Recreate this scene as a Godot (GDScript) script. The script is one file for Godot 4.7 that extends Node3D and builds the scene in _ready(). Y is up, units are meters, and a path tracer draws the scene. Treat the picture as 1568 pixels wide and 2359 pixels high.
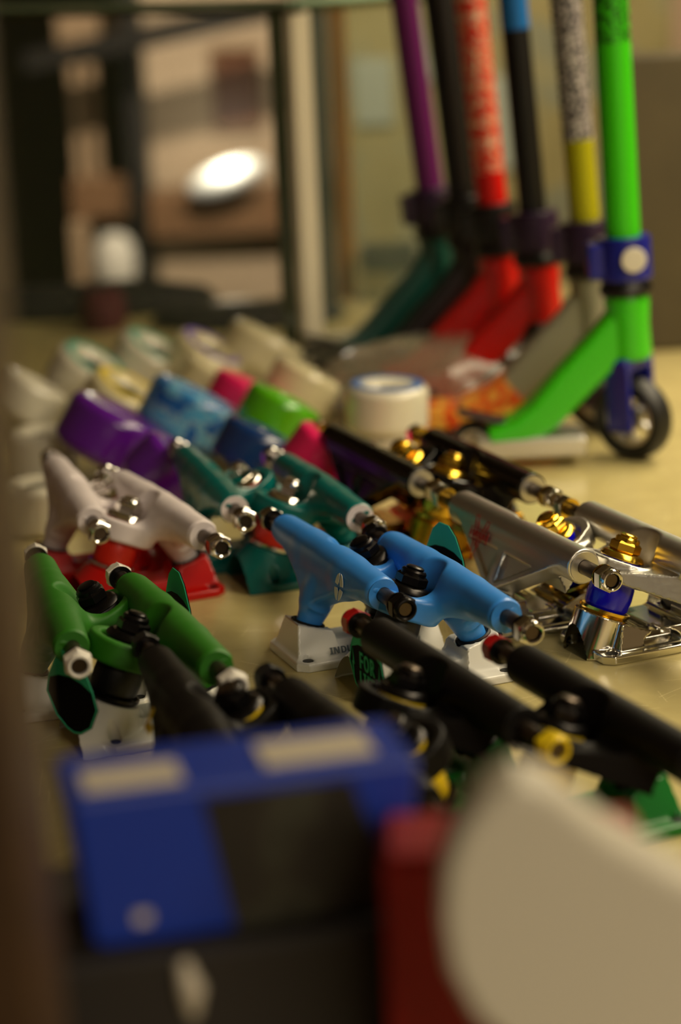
extends Node3D
# A shop's display shelf of skateboard trucks, wheels and small scooters. y is up, metres; the shelf top is y = 0.

const MM := 0.001
var M := {}          # materials
var G := {}          # shared meshes
var taken := {}
var rng := RandomNumberGenerator.new()

# ---------------------------------------------------------------- tree helpers
func numbered(called: String) -> String:
	if not taken.has(called):
		taken[called] = 0
		return called
	taken[called] += 1
	return "%s_%03d" % [called, taken[called]]

func thing(called: String, label: String, category: String, at := Vector3.ZERO, turn := 0.0, group := "") -> Node3D:
	var o := Node3D.new()
	o.name = numbered(called)
	add_child(o)
	o.position = at
	o.rotation.y = turn
	o.set_meta("label", label)
	o.set_meta("category", category)
	if group != "":
		o.set_meta("group", group)
	return o

func part(called: String, mesh: Mesh, m: Material, parent: Node3D, t := Transform3D.IDENTITY, label := "") -> MeshInstance3D:
	var o := MeshInstance3D.new()
	o.name = called
	o.mesh = mesh
	o.material_override = m
	o.cast_shadow = GeometryInstance3D.SHADOW_CASTING_SETTING_ON
	parent.add_child(o, true)
	o.transform = t
	if label != "":
		o.set_meta("label", label)
	return o

func single(called: String, mesh: Mesh, m: Material, label: String, category: String, at := Vector3.ZERO, turn := 0.0, group := "") -> MeshInstance3D:
	var o := part(numbered(called), mesh, m, self)
	o.position = at
	o.rotation.y = turn
	o.set_meta("label", label)
	o.set_meta("category", category)
	if group != "":
		o.set_meta("group", group)
	return o

func struct(called: String, mesh: Mesh, m: Material, at: Vector3, label: String, category: String, turn := 0.0) -> MeshInstance3D:
	var o := single(called, mesh, m, label, category, at, turn)
	o.set_meta("kind", "structure")
	return o

# ---------------------------------------------------------------- triangle lists (counter-clockwise outside)
func finish(t: PackedVector3Array, crease := 38.0) -> ArrayMesh:
	var n := t.size() / 3
	var vol := 0.0
	for i in n:
		vol += t[i * 3].dot(t[i * 3 + 1].cross(t[i * 3 + 2]))
	var flip := vol < 0.0
	var fn := PackedVector3Array()
	fn.resize(n)
	var near := {}
	for i in n:
		var a := t[i * 3]
		var f := (t[i * 3 + 1] - a).cross(t[i * 3 + 2] - a)
		fn[i] = -f if flip else f
		for k in 3:
			var key := Vector3i((t[i * 3 + k] * 200000.0).round())
			if not near.has(key):
				near[key] = PackedInt32Array()
			near[key].append(i)
	var c := cos(deg_to_rad(crease))
	var vs := PackedVector3Array()
	var ns := PackedVector3Array()
	for i in n:
		if fn[i].length_squared() < 1e-24:
			continue
		var me := fn[i].normalized()
		for k in ([0, 1, 2] if flip else [0, 2, 1]):
			var p := t[i * 3 + k]
			var s := Vector3.ZERO
			for j in near[Vector3i((p * 200000.0).round())]:
				if fn[j].normalized().dot(me) > c:
					s += fn[j]
			vs.append(p)
			ns.append(s.normalized() if s.length_squared() > 1e-30 else me)
	var arr := []
	arr.resize(Mesh.ARRAY_MAX)
	arr[Mesh.ARRAY_VERTEX] = vs
	arr[Mesh.ARRAY_NORMAL] = ns
	var mesh := ArrayMesh.new()
	mesh.add_surface_from_arrays(Mesh.PRIMITIVE_TRIANGLES, arr)
	return mesh

func moved(t: PackedVector3Array, x: Transform3D) -> PackedVector3Array:
	return x * t

func joined(lists: Array) -> PackedVector3Array:
	var r := PackedVector3Array()
	for l in lists:
		r.append_array(l)
	return r

func t_loft(rings: Array, caps := true) -> PackedVector3Array:
	var r := PackedVector3Array()
	for k in rings.size() - 1:
		var a: PackedVector3Array = rings[k]
		var b: PackedVector3Array = rings[k + 1]
		var n := a.size()
		for i in n:
			var j := (i + 1) % n
			r.append_array([a[i], a[j], b[j], a[i], b[j], b[i]])
	if caps:
		for e in 2:
			var q: PackedVector3Array = rings[0] if e == 0 else rings[-1]
			var m := Vector3.ZERO
			for v in q:
				m += v
			m /= q.size()
			for i in q.size():
				var j := (i + 1) % q.size()
				if e == 0:
					r.append_array([m, q[j], q[i]])
				else:
					r.append_array([m, q[i], q[j]])
	return r

func t_lathe(profile: Array, seg := 28, closed := false) -> PackedVector3Array:
	var rings := []
	for p in profile:
		var q := PackedVector3Array()
		for i in seg:
			var a := -TAU * i / seg
			q.append(Vector3(p[0] * cos(a), p[1], p[0] * sin(a)))
		rings.append(q)
	if closed:
		rings.append(rings[0])
	return t_loft(rings, not closed)

func inset(poly: PackedVector2Array, d: float) -> PackedVector2Array:
	var r := PackedVector2Array()
	var n := poly.size()
	for i in n:
		var e0 := (poly[i] - poly[(i + n - 1) % n]).normalized()
		var e1 := (poly[(i + 1) % n] - poly[i]).normalized()
		var n0 := Vector2(-e0.y, e0.x)
		var n1 := Vector2(-e1.y, e1.x)
		var b := (n0 + n1)
		r.append(poly[i] + b * (d / maxf(0.3, 1.0 + n0.dot(n1))))
	return r

# a counter-clockwise outline in x, y drawn out along z
func t_prism(poly: PackedVector2Array, z0: float, z1: float, bevel := 0.0) -> PackedVector3Array:
	var area := 0.0
	for i in poly.size():
		area += poly[i].cross(poly[(i + 1) % poly.size()])
	if area < 0.0:
		poly.reverse()
	var ins := inset(poly, bevel) if bevel > 0.0 else poly
	var lv := [[ins, z0], [poly, z0 + bevel], [poly, z1 - bevel], [ins, z1]] if bevel > 0.0 else [[poly, z0], [poly, z1]]
	var rings := []
	for l in lv:
		var q := PackedVector3Array()
		for v in l[0]:
			q.append(Vector3(v.x, v.y, l[1]))
		rings.append(q)
	var r := t_loft(rings, false)
	var tri := Geometry2D.triangulate_polygon(ins)
	for i in range(0, tri.size(), 3):
		var a := ins[tri[i]]
		var b := ins[tri[i + 1]]
		var c := ins[tri[i + 2]]
		if (b - a).cross(c - a) < 0.0:
			var s := b
			b = c
			c = s
		r.append_array([Vector3(a.x, a.y, z1), Vector3(b.x, b.y, z1), Vector3(c.x, c.y, z1)])
		r.append_array([Vector3(a.x, a.y, z0), Vector3(c.x, c.y, z0), Vector3(b.x, b.y, z0)])
	return r

func round_rect(w: float, h: float, r: float, seg := 3) -> PackedVector2Array:
	var q := PackedVector2Array()
	for k in 4:
		var c := Vector2((w / 2 - r) * (1 if k == 0 or k == 3 else -1), (h / 2 - r) * (1 if k < 2 else -1))
		for i in seg + 1:
			var a := PI / 2 * (k + float(i) / seg)
			q.append(c + Vector2(cos(a), sin(a)) * r)
	return q

# box standing on y = 0 about the origin, edges rounded off
func t_box(size: Vector3, bevel := 0.001, base := true) -> PackedVector3Array:
	var t := t_prism(round_rect(size.x, size.z, bevel * 1.01, 2), 0.0, size.y, bevel)
	return moved(t, Transform3D(Basis(Vector3.RIGHT, -PI / 2), Vector3(0, 0.0 if base else -size.y / 2, 0)))

func t_tube(pts: Array, rad: Array, seg := 16) -> PackedVector3Array:
	var rings := []
	var up := Vector3(0.13, 0.2, 1.0).normalized()
	for i in pts.size():
		var d: Vector3 = (pts[mini(i + 1, pts.size() - 1)] - pts[maxi(i - 1, 0)]).normalized()
		var u := up.cross(d).normalized()
		var v := d.cross(u)
		var q := PackedVector3Array()
		for k in seg:
			var a := TAU * k / seg
			q.append(pts[i] + (u * cos(a) + v * sin(a)) * rad[i])
		rings.append(q)
	return t_loft(rings)

func hexagon(af: float) -> PackedVector2Array:
	var q := PackedVector2Array()
	for i in 6:
		q.append(Vector2(cos(TAU * i / 6), sin(TAU * i / 6)) * af / 1.732)
	return q

# along +y from 0
func upright(t: PackedVector3Array) -> PackedVector3Array:
	return moved(t, Transform3D(Basis(Vector3.RIGHT, -PI / 2), Vector3.ZERO))

func bxm(size: Vector3, bevel := 0.002, base := true) -> ArrayMesh:
	return finish(t_box(size, bevel, base))

# ---------------------------------------------------------------- cast metal shapes from distance fields (millimetres)
func smin(a: float, b: float, k: float) -> float:
	var h := maxf(k - absf(a - b), 0.0) / k
	return minf(a, b) - h * h * k * 0.25

func smax(a: float, b: float, k: float) -> float:
	return -smin(-a, -b, k)

func cone2(x: float, y: float, z: float, a: Vector3, b: Vector3, ra: float, rb: float) -> float:
	var p := Vector3(x, y, z) - a
	var d := b - a
	var h := clampf(p.dot(d) / d.dot(d), 0.0, 1.0)
	return (p - d * h).length() - lerpf(ra, rb, h)

func rbox(x: float, y: float, z: float, hx: float, hy: float, hz: float, r: float) -> float:
	var qx := absf(x) - hx + r
	var qy := absf(y) - hy + r
	var qz := absf(z) - hz + r
	return Vector3(maxf(qx, 0), maxf(qy, 0), maxf(qz, 0)).length() + minf(maxf(qx, maxf(qy, qz)), 0.0) - r

const KY := 0.927    # the leaning kingpin's direction (0, KY, -KZ)
const KZ := 0.375
const RING_Y := 44.0
const RING_Z := 24.0

# the hanger with a soft triangular back
func sd_hanger_soft(p: Vector3) -> float:
	var x := absf(p.x)
	var y := p.y - 53.0
	var z := p.z
	var r := 11.0 - 2.0 * minf(x / 73.0, 1.0)
	var qa := Vector2(y, z).length() - r + 3.4
	var qb := x - 73.0 + 3.4
	var d := minf(maxf(qa, qb), 0.0) + Vector2(maxf(qa, 0), maxf(qb, 0)).length() - 3.4
	var s := -0.914 * y - 0.406 * z
	var w := 0.406 * y - 0.914 * z
	var f := clampf(1.0 - s / 26.0, 0.0, 1.0)
	var hw := 9.0 + 61.0 * pow(f, 1.22)
	var web := smax(absf(w - 1.5) - 6.0, maxf((x - hw) * 0.52, maxf(-s, s - 28.0)), 4.0)
	d = smin(d, web, 6.0)
	d = smin(d, cone2(p.x, y, z, Vector3(0, -18, -7), Vector3(0, -37, -17), 9.5, 6.6), 5.0)
	var h := KY * (p.y - RING_Y) - KZ * (z - RING_Z)
	var u := KZ * (p.y - RING_Y) + KY * (z - RING_Z)
	var rad := sqrt(x * x + u * u)
	var ra := rad - 18.5
	var rb := absf(h) - 4.5
	var ring := minf(maxf(ra, rb), 0.0) + Vector2(maxf(ra, 0), maxf(rb, 0)).length() - 1.8
	d = smin(d, ring, 4.0)
	d = smin(d, cone2(x, p.y, z, Vector3(30, 50, 0), Vector3(15, 44.5, 13), 7.5, 6.5), 9.0)
	d = smax(d, 14.2 - maxf(rad, 14.2 - (h - 1.0) if h < 1.0 else rad), 2.0)
	return maxf(d, 10.5 - rad)

# the hanger with flat webs, hollow panels and an angular pocket
func sd_hanger_flat(p: Vector3) -> float:
	var x := absf(p.x)
	var y := p.y - 53.0
	var z := p.z
	var qa := Vector2(y, z).length() - 9.8 + 0.8
	var qb := x - 73.0 + 0.8
	var d := minf(maxf(qa, qb), 0.0) + Vector2(maxf(qa, 0), maxf(qb, 0)).length() - 0.8
	var s := -0.914 * y - 0.406 * z
	var w := 0.406 * y - 0.914 * z
	var hw := 9.0 + 60.0 * clampf(1.0 - s / 32.0, 0.0, 1.0)
	var web := smax(absf(w - 2.2) - 6.4, maxf((x - hw) * 0.44, maxf(-s, s - 33.0)), 1.2)
	# hollow panel in the back either side of a rib
	var panel := maxf(6.2 - w, maxf((x - hw + 10.0) * 0.44, maxf(12.0 - s, 4.0 - x)))
	web = smax(web, -panel, 1.0)
	d = smin(d, web, 2.0)
	d = smin(d, cone2(p.x, y, z, Vector3(0, -20, -8), Vector3(0, -37, -17), 9.5, 6.8), 3.0)
	var h := KY * (p.y - RING_Y) - KZ * (z - RING_Z)
	var u := KZ * (p.y - RING_Y) + KY * (z - RING_Z)
	var rad := sqrt(x * x + u * u)
	var ra := maxf(rad - 20.0, 0.82 * x + 0.57 * u - 19.0)
	var rb := absf(h) - 5.0
	d = smin(d, minf(maxf(ra, rb), 0.0) + Vector2(maxf(ra, 0), maxf(rb, 0)).length() - 0.9, 2.0)
	var arm := maxf(0.80 * x + 0.60 * u - 22.0, maxf(maxf((h - 11.5 + (u + 20.0) * 0.36) * 0.94, -5.5 - h), maxf(-24.0 - u, u - 12.0)))
	d = smin(d, arm, 2.5)
	# pocket for the nut, open to the top, and the bore
	var pocket := maxf(sqrt(x * x * 0.66 + u * u) - 14.5, 1.5 - h)
	d = smax(d, -pocket, 1.0)
	return maxf(d, 10.5 - rad)

func sd_plate_soft(p: Vector3) -> float:
	var x := absf(p.x)
	var d := rbox(p.x, p.y - 2.0, p.z - 7.0, 27.0, 3.0, 38.0, 1.0)
	d = maxf(d, maxf(x * 0.707 + absf(p.z - 7.0) * 0.707 - 42.0, -p.y))
	# pivot block, sloping facets
	var zz := p.z + 16.0
	var blk := maxf(maxf((x - 21.0) * 0.9 + p.y * 0.42, (absf(zz) - 14.0) * 0.94 + p.y * 0.2), p.y - 20.0 + zz * 0.28)
	d = smin(d, blk, 2.5)
	# spine to the kingpin boss
	d = smin(d, maxf(maxf((x - 15.0) * 0.9 + p.y * 0.4, absf(p.z - 10.0) - 26.0), p.y - 11.0), 3.0)
	var h := KY * (p.y - RING_Y) - KZ * (p.z - RING_Z)
	var u := KZ * (p.y - RING_Y) + KY * (p.z - RING_Z)
	var rad := sqrt(x * x + u * u)
	d = smin(d, maxf(maxf((rad - 15.0 - (-h - 26.0) * 0.5) * 0.85, h + 25.5), -p.y), 2.0)
	# bolt holes, pivot seat, kingpin bore
	for zb in [-24.0, 38.0]:
		d = maxf(d, 3.0 - Vector2(x - 20.5, p.z - zb).length())
	d = smax(d, 9.3 - (Vector3(0, p.y - 53, p.z) - Vector3(0, -37, -17)).cross(Vector3(0, 0.914, 0.406)).length() if absf(x) > 99.0 else 9.3 - Vector3(p.x, p.y - 18.0, zz - 1.0).length(), 0.8)
	return maxf(d, -p.y)

func sd_plate_flat(p: Vector3) -> float:
	var x := absf(p.x)
	var d := rbox(p.x, p.y - 2.0, p.z - 7.0, 28.0, 3.2, 41.0, 0.8)
	d = maxf(d, x * 0.707 + absf(p.z - 7.0) * 0.707 - 45.0)
	var top := 20.5 - (p.z - 8.0) * 0.06
	var blk := maxf(maxf((x - 24.5) * 0.96 + p.y * 0.26, (absf(p.z - 6.0) - 33.0) * 0.95 + p.y * 0.3), p.y - top)
	# side windows: an arched cut and a slot
	var wx := 12.0 - x
	var lens := maxf(wx, maxf(Vector2((p.z - 10.0) / 1.7, p.y - 6.0).length() - 7.0, 6.0 - p.y))
	blk = smax(blk, -lens, 0.6)
	blk = smax(blk, -maxf(wx, maxf(absf(p.z + 10.0) - 5.0, absf(p.y - 9.0) - 2.2)), 0.6)
	# valley between boss and pivot
	blk = smax(blk, -rbox(p.x, p.y - 24.0, p.z - 4.0, 40.0, 10.0, 10.0, 3.0), 1.0)
	d = smin(d, blk, 1.2)
	var h := KY * (p.y - RING_Y) - KZ * (p.z - RING_Z)
	var u := KZ * (p.y - RING_Y) + KY * (p.z - RING_Z)
	var rad := sqrt(x * x + u * u)
	d = smin(d, maxf(maxf((rad - 16.0) * 0.9, h + 25.5), -p.y), 1.0)
	d = maxf(d, (25.5 + h) if rad < 30.0 and h > -25.5 and p.z > 12.0 else -99.0)
	for zb in [-27.0, 41.0]:
		d = maxf(d, 3.0 - Vector2(x - 21.0, p.z - zb).length())
	d = smax(d, 9.3 - Vector3(p.x, p.y - 19.0, p.z + 15.0).length(), 0.6)
	return maxf(d, -p.y)

func sd(kind: int, p: Vector3) -> float:
	match kind:
		0: return sd_hanger_soft(p)
		1: return sd_hanger_flat(p)
		2: return sd_plate_soft(p)
		_: return sd_plate_flat(p)

# surface nets over the cells near the surface
func cast_mesh(kind: int, lo: Vector3, hi: Vector3, cell: float) -> ArrayMesh:
	const B := 6
	var nx := int(ceil((hi.x - lo.x) / cell / B)) * B
	var ny := int(ceil((hi.y - lo.y) / cell / B)) * B
	var nz := int(ceil((hi.z - lo.z) / cell / B)) * B
	var sx := 1
	var sy := nx + 1
	var sz := (nx + 1) * (ny + 1)
	var f := PackedFloat32Array()
	f.resize(sz * (nz + 1))
	f.fill(99.0)
	var seen := PackedByteArray()
	seen.resize(f.size())
	var live := []
	var reach := B * cell * 0.5 * 1.733 * 1.75 + cell
	for bz in nz / B:
		for by in ny / B:
			for bx in nx / B:
				var c := lo + Vector3(bx + 0.5, by + 0.5, bz + 0.5) * (B * cell)
				var dc := sd(kind, c)
				if absf(dc) > reach:
					if dc < 0.0:
						for k in B + 1:
							for j in B + 1:
								for i in B + 1:
									var n := bx * B + i + (by * B + j) * sy + (bz * B + k) * sz
									if not seen[n]:
										f[n] = -99.0
					continue
				live.append(Vector3i(bx, by, bz))
				for k in B + 1:
					for j in B + 1:
						var n := bx * B + (by * B + j) * sy + (bz * B + k) * sz
						for i in B + 1:
							if not seen[n + i]:
								seen[n + i] = 1
								f[n + i] = sd(kind, lo + Vector3(bx * B + i, by * B + j, bz * B + k) * cell)
	var at := {}
	var vs := PackedVector3Array()
	var ns := PackedVector3Array()
	var corner := PackedInt32Array([0, sx, sy, sx + sy, sz, sx + sz, sy + sz, sx + sy + sz])
	var off := [Vector3(0, 0, 0), Vector3(1, 0, 0), Vector3(0, 1, 0), Vector3(1, 1, 0), Vector3(0, 0, 1), Vector3(1, 0, 1), Vector3(0, 1, 1), Vector3(1, 1, 1)]
	var edges := [[0, 1], [2, 3], [4, 5], [6, 7], [0, 2], [1, 3], [4, 6], [5, 7], [0, 4], [1, 5], [2, 6], [3, 7]]
	var e := cell * 0.3
	for b in live:
		for k in B:
			for j in B:
				for i in B:
					var n: int = b.x * B + i + (b.y * B + j) * sy + (b.z * B + k) * sz
					var neg := 0
					for c in 8:
						if f[n + corner[c]] < 0.0:
							neg += 1
					if neg == 0 or neg == 8:
						continue
					var m := Vector3.ZERO
					var cnt := 0
					for q in edges:
						var fa := f[n + corner[q[0]]]
						var fb := f[n + corner[q[1]]]
						if (fa < 0.0) != (fb < 0.0):
							m += off[q[0]].lerp(off[q[1]], fa / (fa - fb))
							cnt += 1
					var p: Vector3 = lo + (Vector3(b.x * B + i, b.y * B + j, b.z * B + k) + m / cnt) * cell
					at[n] = vs.size()
					var g := Vector3(1, 1, 1) * sd(kind, p + Vector3(e, e, e)) + Vector3(1, -1, -1) * sd(kind, p + Vector3(e, -e, -e)) + Vector3(-1, 1, -1) * sd(kind, p + Vector3(-e, e, -e)) + Vector3(-1, -1, 1) * sd(kind, p + Vector3(-e, -e, e))
					vs.append(p * MM)
					ns.append(g.normalized())
	var idx := PackedInt32Array()
	var step := [sx, sy, sz]
	for n in at:
		for a in 3:
			var s0: int = step[a]
			var s1: int = step[(a + 1) % 3]
			var s2: int = step[(a + 2) % 3]
			var inside := f[n] < 0.0
			if n + s0 >= f.size() or inside == (f[n + s0] < 0.0):
				continue
			if not (at.has(n - s1) and at.has(n - s2) and at.has(n - s1 - s2)):
				continue
			var v0: int = at[n]
			var v1: int = at[n - s1]
			var v2: int = at[n - s1 - s2]
			var v3: int = at[n - s2]
			if inside:
				idx.append_array([v0, v2, v1, v0, v3, v2])
			else:
				idx.append_array([v0, v1, v2, v0, v2, v3])
	var arr := []
	arr.resize(Mesh.ARRAY_MAX)
	arr[Mesh.ARRAY_VERTEX] = vs
	arr[Mesh.ARRAY_NORMAL] = ns
	arr[Mesh.ARRAY_INDEX] = idx
	var mesh := ArrayMesh.new()
	mesh.add_surface_from_arrays(Mesh.PRIMITIVE_TRIANGLES, arr)
	return mesh

# ---------------------------------------------------------------- materials
func mat(called: String, c: Color, rough := 0.45, metal := 0.0, coat := 0.0) -> StandardMaterial3D:
	var m := StandardMaterial3D.new()
	m.albedo_color = c
	m.roughness = rough
	m.metallic = metal
	if coat > 0.0:
		m.clearcoat_enabled = true
		m.clearcoat = coat
		m.clearcoat_roughness = 0.12
	M[called] = m
	return m

func noise_tex(freq: float, stops: Array, seed_: int, octaves := 4, normal := false, size := 256) -> NoiseTexture2D:
	var n := FastNoiseLite.new()
	n.seed = seed_
	n.frequency = freq
	n.fractal_octaves = octaves
	var t := NoiseTexture2D.new()
	t.width = size
	t.height = size
	t.seamless = true
	t.noise = n
	if normal:
		t.as_normal_map = true
		t.bump_strength = 3.0
	else:
		var g := Gradient.new()
		g.offsets = PackedFloat32Array()
		g.colors = PackedColorArray()
		var offs := PackedFloat32Array()
		var cols := PackedColorArray()
		for s in stops:
			offs.append(s[0])
			cols.append(s[1])
		g.offsets = offs
		g.colors = cols
		t.color_ramp = g
	return t

func triplanar(m: StandardMaterial3D, scale: float, world := false) -> StandardMaterial3D:
	m.uv1_triplanar = true
	m.uv1_world_triplanar = world
	m.uv1_scale = Vector3.ONE * scale
	return m

func patterned(called: String, freq: float, stops: Array, seed_: int, scale: float, rough := 0.4, metal := 0.0) -> StandardMaterial3D:
	var m := mat(called, Color.WHITE, rough, metal)
	m.albedo_texture = noise_tex(freq, stops, seed_)
	return triplanar(m, scale)

func scratched_shelf() -> ImageTexture:
	var n := 1024
	var im := Image.create(n, n, false, Image.FORMAT_RGB8)
	var base := Color(0.77, 0.712, 0.49)
	im.fill(base)
	var fn := FastNoiseLite.new()
	fn.seed = 5
	fn.frequency = 0.012
	for y in n:
		for x in n:
			var v := fn.get_noise_2d(x, y) * 0.035
			im.set_pixel(x, y, Color(base.r + v, base.g + v, base.b + v * 0.8))
	for i in 420:
		var p := Vector2(rng.randf() * n, rng.randf() * n)
		var a := rng.randf_range(-0.5, 0.9) + (PI / 2 if rng.randf() < 0.3 else 0.0)
		var l := rng.randf_range(15, 110)
		var bend := rng.randf_range(-0.004, 0.004)
		var k := rng.randf_range(0.04, 0.15)
		for s in int(l):
			p += Vector2(cos(a), sin(a))
			a += bend
			var px := posmod(int(p.x), n)
			var py := posmod(int(p.y), n)
			var c := im.get_pixel(px, py)
			im.set_pixel(px, py, Color(minf(c.r + k, 1), minf(c.g + k, 1), minf(c.b + k, 1)))
	im.generate_mipmaps()
	return ImageTexture.create_from_image(im)

func materials() -> void:
	var sky_blue := mat("blue", Color(0.20, 0.52, 0.86), 0.36)
	mat("green", Color(0.14, 0.43, 0.015), 0.55)
	mat("teal", Color(0.0, 0.38, 0.37), 0.28)
	mat("white_paint", Color(0.87, 0.83, 0.84), 0.5)
	mat("black", Color(0.045, 0.035, 0.03), 0.5).metallic_specular = 0.3
	mat("black_gloss", Color(0.03, 0.025, 0.025), 0.16)
	mat("white_plate", Color(0.90, 0.89, 0.86), 0.28)
	mat("red_plate", Color(0.74, 0.05, 0.04), 0.22)
	mat("green_plate", Color(0.05, 0.45, 0.14), 0.3)
	mat("gold_plate", Color(0.84, 0.62, 0.14), 0.26, 1.0)
	mat("gold", Color(0.90, 0.74, 0.26), 0.18, 1.0)
	mat("chrome", Color(0.90, 0.89, 0.87), 0.10, 1.0)
	var al := mat("aluminium", Color(0.80, 0.79, 0.76), 0.34, 1.0)
	al.roughness_texture = noise_tex(0.03, [[0.0, Color(0.8, 0.8, 0.8)], [1.0, Color(1, 1, 1)]], 3)
	triplanar(al, 40.0)
	al.roughness = 0.42
	mat("polished", Color(0.86, 0.85, 0.82), 0.13, 1.0)
	mat("axle_steel", Color(0.33, 0.28, 0.23), 0.32, 0.9)
	mat("dark_steel", Color(0.12, 0.11, 0.11), 0.28, 0.8)
	mat("rubber", Color(0.02, 0.018, 0.018), 0.5)
	mat("red_rubber", Color(0.80, 0.13, 0.05), 0.35)
	mat("blue_rubber", Color(0.06, 0.03, 0.72), 0.18)
	mat("yellow_rubber", Color(0.85, 0.72, 0.06), 0.4)
	mat("white_nylon", Color(0.9, 0.88, 0.84), 0.4)
	mat("red_nylon", Color(0.62, 0.02, 0.04), 0.35)
	mat("yellow_nylon", Color(0.90, 0.78, 0.05), 0.4)
	mat("tag_black", Color(0.03, 0.03, 0.03), 0.6).metallic_specular = 0.15
	mat("tag_teal", Color(0.22, 0.68, 0.52), 0.6).metallic_specular = 0.2
	mat("tag_pale", Color(0.55, 0.75, 0.66), 0.5)
	mat("logo_white", Color(0.82, 0.86, 0.86), 0.5)
	mat("logo_red", Color(0.62, 0.06, 0.04), 0.5)
	mat("letter_grey", Color(0.30, 0.33, 0.35), 0.5)
	mat("bronze_tube", Color(0.36, 0.26, 0.19), 0.4, 0.5)
	# wheels
	mat("ivory", Color(0.88, 0.86, 0.78), 0.25, 0.0, 0.6)
	mat("cream", Color(0.86, 0.82, 0.66), 0.25, 0.0, 0.6)
	mat("purple", Color(0.36, 0.06, 0.56), 0.22, 0.0, 0.6)
	mat("pink", Color(0.90, 0.10, 0.38), 0.28, 0.0, 0.5)
	mat("lime", Color(0.33, 0.68, 0.03), 0.22, 0.0, 0.6)
	mat("deep_blue", Color(0.04, 0.20, 0.42), 0.22, 0.0, 0.6)
	patterned("marble_blue", 0.02, [[0.0, Color(0.06, 0.25, 0.58)], [0.42, Color(0.14, 0.42, 0.70)], [0.52, Color(0.66, 0.74, 0.76)], [0.62, Color(0.30, 0.62, 0.80)], [1.0, Color(0.40, 0.70, 0.86)]], 11, 9.0, 0.2)
	mat("print_teal", Color(0.18, 0.62, 0.54), 0.35)
	mat("print_yellow", Color(0.86, 0.76, 0.16), 0.35)
	mat("print_violet", Color(0.42, 0.32, 0.70), 0.35)
	mat("print_blue", Color(0.20, 0.42, 0.72), 0.35)
	mat("red_label", Color(0.66, 0.06, 0.06), 0.35)
	# scooters
	mat("scooter_green", Color(0.22, 0.72, 0.06), 0.26)
	mat("scooter_blue", Color(0.06, 0.09, 0.50), 0.3)
	mat("scooter_red", Color(0.78, 0.05, 0.03), 0.26)
	mat("scooter_black", Color(0.045, 0.04, 0.04), 0.35)
	mat("scooter_yellow", Color(0.62, 0.60, 0.03), 0.3)
	mat("scooter_purple", Color(0.36, 0.06, 0.34), 0.3)
	mat("scooter_teal", Color(0.03, 0.30, 0.26), 0.3)
	mat("plum", Color(0.16, 0.08, 0.20), 0.35)
	mat("tyre", Color(0.05, 0.045, 0.04), 0.5)
	mat("tube_blue", Color(0.08, 0.38, 0.66), 0.3)
	patterned("flame", 0.03, [[0.0, Color(0.75, 0.05, 0.02)], [0.40, Color(0.78, 0.08, 0.03)], [0.46, Color(0.88, 0.40, 0.10)], [0.52, Color(0.82, 0.80, 0.70)], [0.60, Color(0.80, 0.78, 0.68)], [0.66, Color(0.80, 0.10, 0.04)], [1.0, Color(0.75, 0.06, 0.03)]], 21, 10.0, 0.35)
	patterned("scribble_white", 0.05, [[0.0, Color(0.06, 0.05, 0.07)], [0.48, Color(0.07, 0.05, 0.09)], [0.54, Color(0.72, 0.68, 0.70)], [1.0, Color(0.78, 0.76, 0.70)]], 31, 16.0, 0.35)
	patterned("scribble_green", 0.05, [[0.0, Color(0.05, 0.16, 0.03)], [0.45, Color(0.08, 0.25, 0.04)], [0.55, Color(0.22, 0.72, 0.06)], [1.0, Color(0.24, 0.74, 0.08)]], 41, 18.0, 0.3)
	patterned("pink_film", 0.03, [[0.0, Color(0.80, 0.10, 0.07)], [0.5, Color(0.72, 0.28, 0.22)], [0.6, Color(0.66, 0.56, 0.46)], [1.0, Color(0.76, 0.24, 0.18)]], 51, 10.0, 0.3)
	patterned("flame_grip", 0.03, [[0.0, Color(0.85, 0.25, 0.03)], [0.5, Color(0.92, 0.38, 0.06)], [0.6, Color(0.95, 0.80, 0.35)], [1.0, Color(0.9, 0.4, 0.05)]], 61, 9.0, 0.4)
	mat("grip_grey", Color(0.56, 0.54, 0.46), 0.6)
	# boxes
	mat("carton_blue", Color(0.05, 0.20, 0.62), 0.45)
	mat("carton_label", Color(0.78, 0.74, 0.66), 0.55)
	patterned("photo_print", 0.012, [[0.0, Color(0.10, 0.085, 0.06)], [0.5, Color(0.13, 0.11, 0.08)], [0.7, Color(0.22, 0.22, 0.17)], [1.0, Color(0.09, 0.08, 0.06)]], 71, 6.0, 0.5)
	mat("carton_red", Color(0.60, 0.02, 0.025), 0.5)
	mat("carton_white", Color(0.80, 0.77, 0.69), 0.55)
	mat("pouch", Color(0.12, 0.10, 0.085), 0.6)
	mat("pouch_yellow", Color(0.65, 0.5, 0.05), 0.6)
	# room
	var sh := mat("shelf", Color.WHITE, 0.22)
	sh.albedo_texture = scratched_shelf()
	sh.metallic_specular = 0.5
	triplanar(sh, 2.4, true)
	patterned("wood_post", 0.02, [[0.0, Color(0.21, 0.14, 0.055)], [1.0, Color(0.28, 0.185, 0.08)]], 81, 5.0, 0.55)
	patterned("olive_board", 0.02, [[0.0, Color(0.24, 0.205, 0.11)], [1.0, Color(0.29, 0.25, 0.145)]], 82, 2.0, 0.6)
	patterned("room_wall", 0.01, [[0.0, Color(0.60, 0.53, 0.41)], [1.0, Color(0.66, 0.59, 0.47)]], 84, 1.0, 0.7)
	patterned("pale_panel", 0.01, [[0.0, Color(0.66, 0.58, 0.47)], [1.0, Color(0.71, 0.63, 0.52)]], 85, 1.5, 0.7)
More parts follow.
